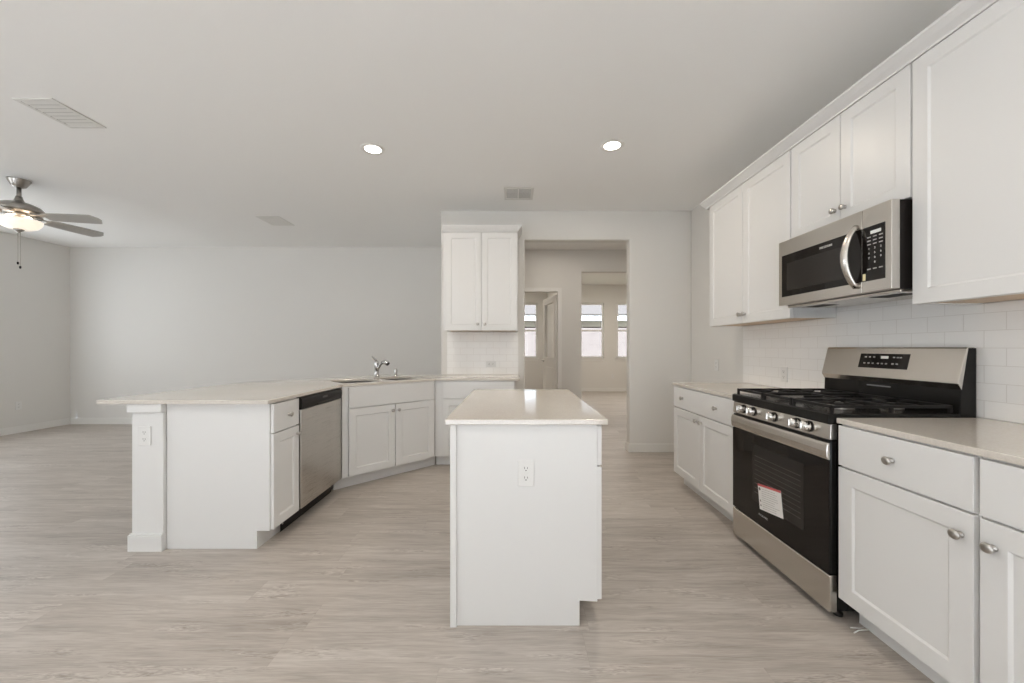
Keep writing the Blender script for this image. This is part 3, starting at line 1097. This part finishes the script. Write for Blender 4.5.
# ------------------------------------------------------------------ outlets
def outlet(label, loc, rz, roll=0.0):
    t = thing('power_outlet', label, 'power outlet', loc, rz, )
    t.rotation_euler = (0, roll, rz)
    MB().box(-0.035, 0.035, -0.0065, -0.0006, -0.0575, 0.0575, 0.0025).build('faceplate', OUTLET, t)
    for s in (-1, 1):
        zc = s * 0.0205
        so_ = MB().prism([(x, z + zc) for x, z in rrect(-0.0165, 0.0165, -0.0145, 0.0145, 0.009, 4)], 'y', -0.0085, -0.0066, bev=0.0006).build('socket', OUTLET, t)
        sl = MB().box(-0.0075, -0.0052, -0.0089, -0.0084, zc - 0.001, zc + 0.008)
        sl.box(0.0052, 0.0075, -0.0089, -0.0084, zc - 0.001, zc + 0.007)
        sl.lathe([(0.0028, 0), (0.0028, 0.0005), (0, 0.0005)], (0, -0.0084, zc - 0.0075), (0, -1, 0), 10)
        sl.build('slots', SLOT, so_)
    MB().lathe([(0.003, 0), (0.002, 0.0012), (0, 0.0014)], (0, -0.0065, 0), (0, -1, 0), 10).build('screw', OUTLET, t)
    return t


outlet('white power outlet on the end panel of the kitchen island', (0.053, IY0, 0.662), 0)
outlet('white power outlet on the square post of the peninsula', (-2.185, 2.270, 0.682), 0)
outlet('white power outlet low on the left wall near the corner', (XL, 5.42, 0.385), PI / 2)
outlet('white power outlet on the plain side wall beyond the far worktop', (XW, 3.880, 1.030), R_WALL)
outlet('white power outlet on the subway tiles left of the range', (XW - 0.0095, 2.895, 1.005), R_WALL)
outlet('white power outlet laid sideways on the small end wall backsplash', (-0.262, YK - 0.0095, 1.018), 0, PI / 2)
outlet('white power outlet under the far windows of the far room', (2.74, YF, 0.42), 0)

# ------------------------------------------------------------------ microwave
MX, MY1, MY0 = 1.680, 2.424, 1.700
t = thing('microwave', 'stainless over-the-range microwave with curved handle', 'microwave', (MX, MY1, 0), R_WALL)
w = MY1 - MY0
mz0, mz1 = 1.468, 1.866
MB().box(0.004, w - 0.003, 0.040, 0.365, mz0, mz1, 0.002).build('case', BLACKP, t)
# door and control panel fronts
ds = 0.580      # door / control seam
dd = MB().box(0.0, ds - 0.001, 0.0, 0.038, mz0, mz1, 0.0025, 2).build('door', STEEL, t)
cpn = MB().box(ds + 0.001, w, 0.0, 0.038, mz0, mz1, 0.0025, 2).build('control_panel', STEEL, t)
MB().box(0.030, ds - 0.002, -0.0022, 0.0006, 1.520, 1.776, 0.001).build('door_glass', BLACKG, dd)
MB().box(0.075, ds - 0.10, -0.0028, -0.0021, 1.555, 1.722).build('window', GREYW, dd)
MB().box(ds + 0.002, w - 0.030, -0.0022, 0.0006, 1.520, 1.776, 0.001).build('keypad', BLACKG, cpn)
lettering('logo_lettering', 'FRIGIDAIRE', 0.0165, PRINT, dd, (0.368, -0.0030, 1.748), FACE, xs=1.0)
kx0 = ds + 0.024
kpw = w - 0.030 - kx0 - 0.004
MB().box(kx0 + 0.25 * kpw, kx0 + 0.85 * kpw, -0.0030, -0.0021, 1.738, 1.753).build('display', DISPLAY, cpn)
for zz in (1.722, 1.705, 1.688, 1.572):
    for c in range(3):
        cx = kx0 + kpw * (0.16 + 0.34 * c)
        MB().box(cx - 0.009, cx + 0.009, -0.0028, -0.0022, zz, zz + 0.005).build('key_mark', STICKG, cpn)
digits = ['123', '456', '789', '0']
for r, row in enumerate(digits):
    for c, ch in enumerate(row):
        cc = 1 if row == '0' else c
        lettering('key_digit', ch, 0.013, PRINT, cpn, (kx0 + kpw * (0.16 + 0.34 * cc), -0.0026, 1.670 - r * 0.022), FACE)
MB().box(ds + 0.006, ds + 0.020, -0.0032, -0.0021, 1.524, 1.556).build('sticker', YELLOW, cpn)
# curved bow handle
hp, hr = [], []
for k in range(17):
    f = k / 16
    z = 1.498 + f * 0.300
    bow = math.sin(PI * f)
    hp.append((ds - 0.030 - 0.006 * bow, -0.004 - 0.052 * bow ** 0.8, z))
    hr.append(0.010 + 0.003 * bow)
MB().tube(hp, hr, 12, flat=((1, 0, 0), 1.55)).build('handle', STEEL, dd)
gp = MB().box(0.010, w - 0.010, 0.050, 0.360, mz0 - 0.013, mz0 - 0.0005, 0.002).build('underside_plate', STEEL, t)
for fx0 in (0.06, w - 0.22):
    vs = MB().box(fx0, fx0 + 0.16, 0.10, 0.20, mz0 - 0.0138, mz0 - 0.0129)
    vs.build('grease_filter', DARKIN, gp)

# ------------------------------------------------------------------ gas range
RX, RY1, RY0 = 1.394, 2.435, 1.687
t = thing('gas_range', 'stainless freestanding gas range with black oven door', 'range', (RX, RY1, 0), R_WALL)
w = RY1 - RY0
DEP = XW - RX - 0.014
MB().box(0.003, w - 0.003, 0.036, DEP, 0.040, 0.866, 0.002).build('body', BLACKM, t)
MB().prism([(0.0, 0.034), (0.034, 0.034), (0.034, 0.198), (0.006, 0.198), (0.0, 0.192)], 'x', 0.001, w - 0.001, bev=0.004, seg=3).build('storage_drawer', STEEL, t)
od = MB().box(0.001, w - 0.001, 0.004, 0.034, 0.204, 0.790, 0.004).build('oven_door', BLACKM, t)
MB().box(0.003, w - 0.003, -0.001, 0.0045, 0.206, 0.704, 0.0015).build('door_glass', BLACKG, od)
MB().box(0.205, w - 0.150, -0.0016, -0.0008, 0.325, 0.645).build('window', GREYW, od)
rk = MB()
for k in range(9):
    z = 0.372 + k * 0.026
    rk.box(0.225, w - 0.170, -0.0020, -0.0015, z, z + 0.004)
rk.build('oven_rack', plain('dim_rack', (0.050, 0.044, 0.039), 0.3), od)
MB().prism([(0.006, 0.706), (-0.006, 0.708), (-0.011, 0.720), (-0.013, 0.745), (-0.011, 0.770), (-0.006, 0.782), (0.004, 0.784)], 'x', 0.002, w - 0.002, bev=0.004, seg=2).build('handle', STEEL, od)
lettering('logo_lettering', 'FRIGIDAIRE', 0.015, STICKG, od, (0.300, -0.0022, 0.262), FACE)
st = MB().box(-0.095, 0.095, -0.0026, -0.0016, -0.070, 0.070).build('sticker', STICK, od, (0.357, 0, 0.376))
st.rotation_euler = (0, math.radians(-8), 0)
MB().box(-0.095, 0.095, -0.0031, -0.0025, 0.058, 0.070).build('sticker_heading', STICKR, st)
ln = MB()
random.seed(3)
for k in range(10):
    z = 0.046 - k * 0.0115
    ln.box(-0.066, -0.066 + random.uniform(0.10, 0.148), -0.0030, -0.0025, z - 0.0022, z)
ln.build('sticker_text', STICKG, st)
MB().lathe([(0.008, 0), (0.008, 0.0005), (0, 0.0005)], (-0.081, -0.0025, 0.042), (0, -1, 0), 14).build('sticker_symbol', SLOT, st)
for z in (-0.026, -0.050):
    MB().prism([(-0.087, z), (-0.075, z), (-0.081, z + 0.012)], 'y', -0.0030, -0.0025).build('sticker_symbol', SLOT, st)
# control panel (leans back a little) with five knobs
cpf = MB().prism([(0.002, 0.797), (0.033, 0.797), (0.033, 0.8665), (0.010, 0.8665), (0.006, 0.864)], 'x', 0.001, w - 0.001, bev=0.002).build('control_panel', STEEL, t)
nv = Vector((0, -0.995, 0.10)).normalized()
for kx in (0.111, 0.205, 0.381, 0.548, 0.625):
    pos = Vector((kx, 0.0050, 0.833))
    kb_ = MB().lathe([(0.026, 0.0005), (0.026, 0.005), (0.0, 0.005)], pos, nv, 24).build('knob_bezel', BLACKP, cpf)
    m = MB().lathe([(0.0225, 0.0052), (0.023, 0.010), (0.0215, 0.034), (0.019, 0.037), (0, 0.0375)], pos, nv, 24)
    m.box(kx - 0.0035, kx + 0.0035, pos.y - 0.046, pos.y - 0.030, pos.z - 0.014, pos.z + 0.022, 0.002)
    m.build('knob', KNOBST, cpf)
MB().box(0.02, w - 0.02, 0.010, 0.034, 0.791, 0.7965).build('vent_gap', DARKIN, t)
# cooktop
ct = MB().prism([(-0.004, 0.868), (DEP - 0.075, 0.885), (DEP - 0.075, 0.912), (0.008, 0.914), (-0.004, 0.908)], 'x', 0.0, w, bev=0.004, seg=3).build('cooktop', BLACKM, t)
for bx, by, br in ((0.150, 0.17, 0.050), (0.150, 0.42, 0.040), (w / 2, 0.295, 0.045), (w - 0.150, 0.17, 0.046), (w - 0.150, 0.42, 0.036)):
    bb = MB().lathe([(br * 1.25, 0.0), (br * 1.2, 0.006), (br, 0.010), (br, 0.018), (0, 0.018)], (bx, by, 0.9145), seg=24).build('burner', NICKEL, t)
    MB().lathe([(br * 0.95, 0.0182), (br * 0.98, 0.022), (br * 0.85, 0.026), (0, 0.0265)], (bx, by, 0.9145), seg=24).build('burner_cap', IRON, bb)
for gx0, gx1, cxs in ((0.014, 0.258, 0.150), (0.264, w - 0.264, w / 2), (w - 0.258, w - 0.014, w - 0.150)):
    m = MB()
    gy0, gy1, zt, b = 0.020, 0.560, 0.948, 0.012
    for y in (gy0, gy1 - b):
        m.box(gx0, gx1, y, y + b, zt - 0.014, zt, 0.002)
    for x in (gx0, gx1 - b):
        m.box(x, x + b, gy0, gy1, zt - 0.014, zt, 0.002)
    ym = (gy0 + gy1) / 2
    m.box(gx0, gx1, ym - b / 2, ym + b / 2, zt - 0.014, zt, 0.002)
    for yc in (0.17, 0.42) if abs(cxs - w / 2) > 0.05 else (0.295 - 0.0, ):
        m.box(gx0, cxs - 0.028, yc - b / 2, yc + b / 2, zt - 0.014, zt, 0.002)
        m.box(cxs + 0.028, gx1, yc - b / 2, yc + b / 2, zt - 0.014, zt, 0.002)
        m.box(cxs - b / 2, cxs + b / 2, max(gy0, yc - 0.125), yc - 0.028, zt - 0.014, zt, 0.002)
        m.box(cxs - b / 2, cxs + b / 2, yc + 0.028, min(gy1, yc + 0.125), zt - 0.014, zt, 0.002)
    for x in (gx0 + 0.006, gx1 - 0.006):
        for y in (gy0 + 0.006, ym, gy1 - 0.006):
            m.box(x - 0.006, x + 0.006, y - 0.006, y + 0.006, 0.9145, zt - 0.013)
    m.build('grate', IRON, t)
# backguard
bz = DEP - 0.074
MB().prism([(bz, 0.890), (DEP, 0.890), (DEP, 1.203), (bz + 0.0355, 1.203), (bz + 0.006, 1.060), (bz + 0.004, 1.0)], 'x', 0.004, w - 0.004, bev=0.002).build('backguard', BLACKM, t)
sp_ = MB().prism([(bz + 0.005, 1.016), (bz - 0.011, 1.044), (bz - 0.010, 1.052), (bz + 0.026, 1.200), (bz + 0.032, 1.207), (DEP - 0.012, 1.207), (DEP - 0.012, 1.2035), (bz + 0.0345, 1.2032)], 'x', 0.0, w, bev=0.0015).build('control_fascia', STEEL, t)


def on_fascia(x, z, off):
    f = (z - 1.052) / (1.200 - 1.052)
    return (x, bz - 0.010 + 0.036 * f - off, z)


dx0, dx1 = 0.244, 0.516
m = MB()
m.prism([(on_fascia(0, 1.094, 0.0012)[1], 1.094), (on_fascia(0, 1.172, 0.0012)[1], 1.172), (on_fascia(0, 1.172, -0.002)[1], 1.172), (on_fascia(0, 1.094, -0.002)[1], 1.094)], 'x', dx0, dx1)
dp = m.build('display_panel', BLACKG, sp_)
m = MB()
y_ = on_fascia(0, 1.15, 0.0022)[1]
m.prism([(y_ - 0.0008, 1.146), (y_, 1.160), (y_ + 0.002, 1.160), (y_ + 0.001, 1.146)], 'x', dx0 + 0.125, dx0 + 0.165)
m.build('lit_clock', DISPLAY, dp)
for z, xs in ((1.150, (0.03, 0.055, 0.08, 0.19, 0.21, 0.225)), (1.116, (0.03, 0.055, 0.08, 0.11, 0.132, 0.155, 0.19, 0.212))):
    for xx in xs:
        y_ = on_fascia(0, z, 0.0021)[1]
        MB().prism([(y_ - 0.0004, z), (y_ + 0.0005, z + 0.007), (y_ + 0.002, z + 0.007), (y_ + 0.001, z)], 'x', dx0 + xx, dx0 + xx + 0.011).build('touch_key', STICKG, dp)
MB().box(w * 0.40, w * 0.58, bz - 0.002, bz + 0.001, 0.996, 1.002, 0.001).build('reflected_streak', plain('streak_grey', (0.2, 0.2, 0.2), 0.3), t)  # grey bar standing in for a light streak reflected on the backguard
for fx in (0.04, w - 0.04):
    for fy in (0.07, DEP - 0.06):
        MB().lathe([(0.019, 0), (0.019, 0.012), (0.009, 0.014), (0.009, 0.0405)], (fx, fy, 0), seg=14).build('foot', BLACKP, t)

# ------------------------------------------------------------------ ceiling fan
FX, FY = -4.695, 3.63
t = thing('ceiling_fan', 'brushed nickel ceiling fan with grey blades and lit glass bowl', 'ceiling fan', (FX, FY, 0))
Z = CEILZ
MB().lathe([(0.0, -0.001), (0.078, -0.001), (0.076, -0.008), (0.054, -0.050), (0.046, -0.064), (0.030, -0.072), (0, -0.072)], (0, 0, Z), seg=32).build('canopy', FANNI, t)
MB().lathe([(0.016, 0), (0.016, 0.17), (0, 0.17)], (0, 0, 2.555), seg=16).build('downrod', FANNI, t)
MB().lathe([(0.0, 0.150), (0.022, 0.150), (0.030, 0.115), (0.042, 0.095), (0.088, 0.085), (0.135, 0.062), (0.162, 0.032), (0.166, 0.006), (0.150, -0.004), (0.0, -0.004)],
           (0, 0, 2.490), seg=40).build('motor_housing', FANNI, t)
ZB = 2.452
for k in range(5):
    a = math.radians(10 + 72 * k)
    M = Matrix.Rotation(a, 4, 'Z')
    m = MB()
    m.prism([(0.135, -0.03), (0.19, -0.020), (0.25, -0.042), (0.275, -0.034), (0.285, 0.0), (0.275, 0.034), (0.25, 0.042), (0.19, 0.020), (0.135, 0.03)], 'z', ZB + 0.012, ZB + 0.018)
    m.box(0.10, 0.16, -0.022, 0.022, ZB + 0.012, ZB + 0.034, 0.003)
    m.bm.transform(M)
    arm = m.build('blade_arm', FANNI, t)
    m = MB()
    out = []
    for i in range(13):
        f = i / 12
        x = 0.205 + f * 0.452
        hwid = 0.062 + 0.014 * math.sin(PI * min(1, f * 1.1) * 0.5)
        if f > 0.9:
            hwid *= math.sqrt(max(0.02, 1 - ((f - 0.9) / 0.1) ** 2 * 0.95))
        if f < 0.06:
            hwid *= 0.8
        out.append((x, hwid))
    pts = [(x, -h) for x, h in out] + [(x, h) for x, h in reversed(out)]
    m.prism(pts, 'z', ZB + 0.003, ZB + 0.011)
    m.bm.transform(Matrix.Translation((0, 0, ZB)) @ M @ Matrix.Rotation(math.radians(-14), 4, 'X') @ Matrix.Translation((0, 0, -ZB)))
    m.build('blade', BLADE, t)
MB().lathe([(0.0, 0.0), (0.050, 0.0), (0.050, -0.02), (0.030, -0.03), (0.010, -0.04), (0.010, -0.15), (0.0, -0.15)], (0, 0, 2.484), seg=32).build('light_fitter', FANNI, t)
for k in range(3):
    a = 2 * PI * k / 3 + 0.4
    MB().lathe([(0, 0.0), (0.018, 0.004), (0.028, 0.022), (0.026, 0.04), (0.012, 0.055), (0, 0.055)], (0.062 * math.cos(a), 0.062 * math.sin(a), 2.402), seg=14).build('bulb', BULBM, t)
MB().lathe([(0.148, -0.006), (0.150, -0.014), (0.142, -0.040), (0.117, -0.072), (0.075, -0.090), (0.02, -0.097), (0.018, -0.094), (0.073, -0.086), (0.114, -0.069), (0.138, -0.039), (0.145, -0.012)],
           (0, 0, 2.425), seg=40, loop=True).build('glass_bowl', BOWL, t)
MB().lathe([(0.0, 0.0), (0.036, 0.0), (0.030, -0.014), (0.012, -0.026), (0.007, -0.034), (0, -0.035)], (0, 0, 2.330), seg=20).build('finial', FANNI, t)
for q, (dx, zl) in enumerate(((-0.010, 2.01), (0.012, 1.97))):
    ch = MB().tube([(dx, 0.0, 2.300), (dx, 0.0, zl)], 0.0022, 6).build('pull_chain', FANNI, t)
    MB().lathe([(0, 0.014), (0.007, 0.008), (0.008, 0.0), (0.006, -0.012), (0, -0.016)], (dx, 0, zl), seg=10).build('chain_pull', BLACKP, ch)

# ------------------------------------------------------------------ recessed lights
for x, y, lab in ((-1.127, 3.064, 'round recessed ceiling light over the sink side, left one'),
                  (0.775, 3.01, 'round recessed ceiling light toward the range side, right one')):
    t = thing('recessed_light', lab, 'recessed light', (x, y, CEILZ))
    MB().lathe([(0.064, -0.0006), (0.094, -0.0006), (0.093, -0.004), (0.088, -0.006), (0.068, -0.005), (0.064, -0.004)], (0, 0, 0), seg=40, loop=True).build('trim_ring', RINGW, t)
    MB().lathe([(0, -0.0008), (0.0635, -0.0008), (0.0635, -0.0030), (0, -0.0036)], (0, 0, 0), seg=40).build('lens', LAMP, t)
    l = bpy.data.lights.new('recessed_glow', 'AREA')
    l.shape = 'DISK'
    l.size = 0.12
    l.energy = 8.5
    l.color = (1.0, 0.88, 0.72)
    lo = bpy.data.objects.new('recessed_glow', l)
    COL.objects.link(lo)
    lo.location = (x, y, CEILZ - 0.006)


# ------------------------------------------------------------------ ceiling vents
def vent(label, x, y, sx, sy, nslat, dark, ang=35.0, divs=(), sw=0.36):
    t = thing('ceiling_vent', label, 'ceiling vent', (x, y, CEILZ))
    fr = 0.026
    m = MB()
    a, b = sx / 2, sy / 2
    m.box(-a, a, -b, -b + fr, -0.008, -0.0005, 0.003)
    m.box(-a, a, b - fr, b, -0.008, -0.0005, 0.003)
    m.box(-a, -a + fr, -b + fr, b - fr, -0.008, -0.0005, 0.003)
    m.box(a - fr, a, -b + fr, b - fr, -0.008, -0.0005, 0.003)
    for d in divs:
        m.box(d - 0.007, d + 0.007, -b + fr, b - fr, -0.0075, -0.001)
    m.build('frame', VENTW, t)
    MB().box(-a + fr, a - fr, -b + fr, b - fr, -0.0012, -0.0006).build('duct_opening', dark, t)
    pit = (sy - 2 * fr) / nslat
    c, s = math.cos(math.radians(ang)), math.sin(math.radians(ang))
    for k in range(nslat):
        yc = -b + fr + (k + 0.5) * pit
        hwd = pit * sw
        mm = MB()
        mm.prism([(yc - hwd * c, -0.0022), (yc - hwd * c, -0.0032), (yc + hwd * c, -0.0072), (yc + hwd * c, -0.0062)], 'x', -a + fr, a - fr)
        mm.build('slat', VENTW, t)
    return t


vent('square ceiling vent with dark louvres between kitchen lights and end wall', 0.052, 3.945, 0.30, 0.31, 9, VENTD, 40, (-0.005,), 0.13)
vent('large white ceiling vent near the ceiling fan', -3.07, 2.60, 0.26, 0.33, 7, VENTM, 20)
vent('small white ceiling vent over the living area far from the fan', -2.98, 4.79, 0.28, 0.34, 6, VENTM, 20)

# scrap of packing strip on the floor beside the range foot
m = MB()
m.tube([(0, 0, 0.003), (0.03, 0.012, 0.004), (0.055, 0.006, 0.010), (0.075, 0.016, 0.003)], 0.0028, 6)
m.tube([(0.01, 0.03, 0.003), (0.04, 0.022, 0.006), (0.07, 0.032, 0.003)], 0.0024, 6)
o = m.build('packing_strip', STICK, None, (1.435, 1.612, 0.0))
tag(o, 'small white scrap of packing strip on the floor beside the range', 'scrap')


# repeats share a group
GROUPS = {'base_cabinet': 'white base cabinets', 'wall_cabinet': 'white wall cabinets', 'countertop': 'pale quartz worktops',
          'power_outlet': 'white power outlets', 'recessed_light': 'recessed ceiling lights', 'ceiling_vent': 'ceiling vents',
          'tile_backsplash': 'subway tile backsplashes'}
for o in scene.objects:
    if o.parent is None and o.name.split('.')[0] in GROUPS:
        o['group'] = GROUPS[o.name.split('.')[0]]
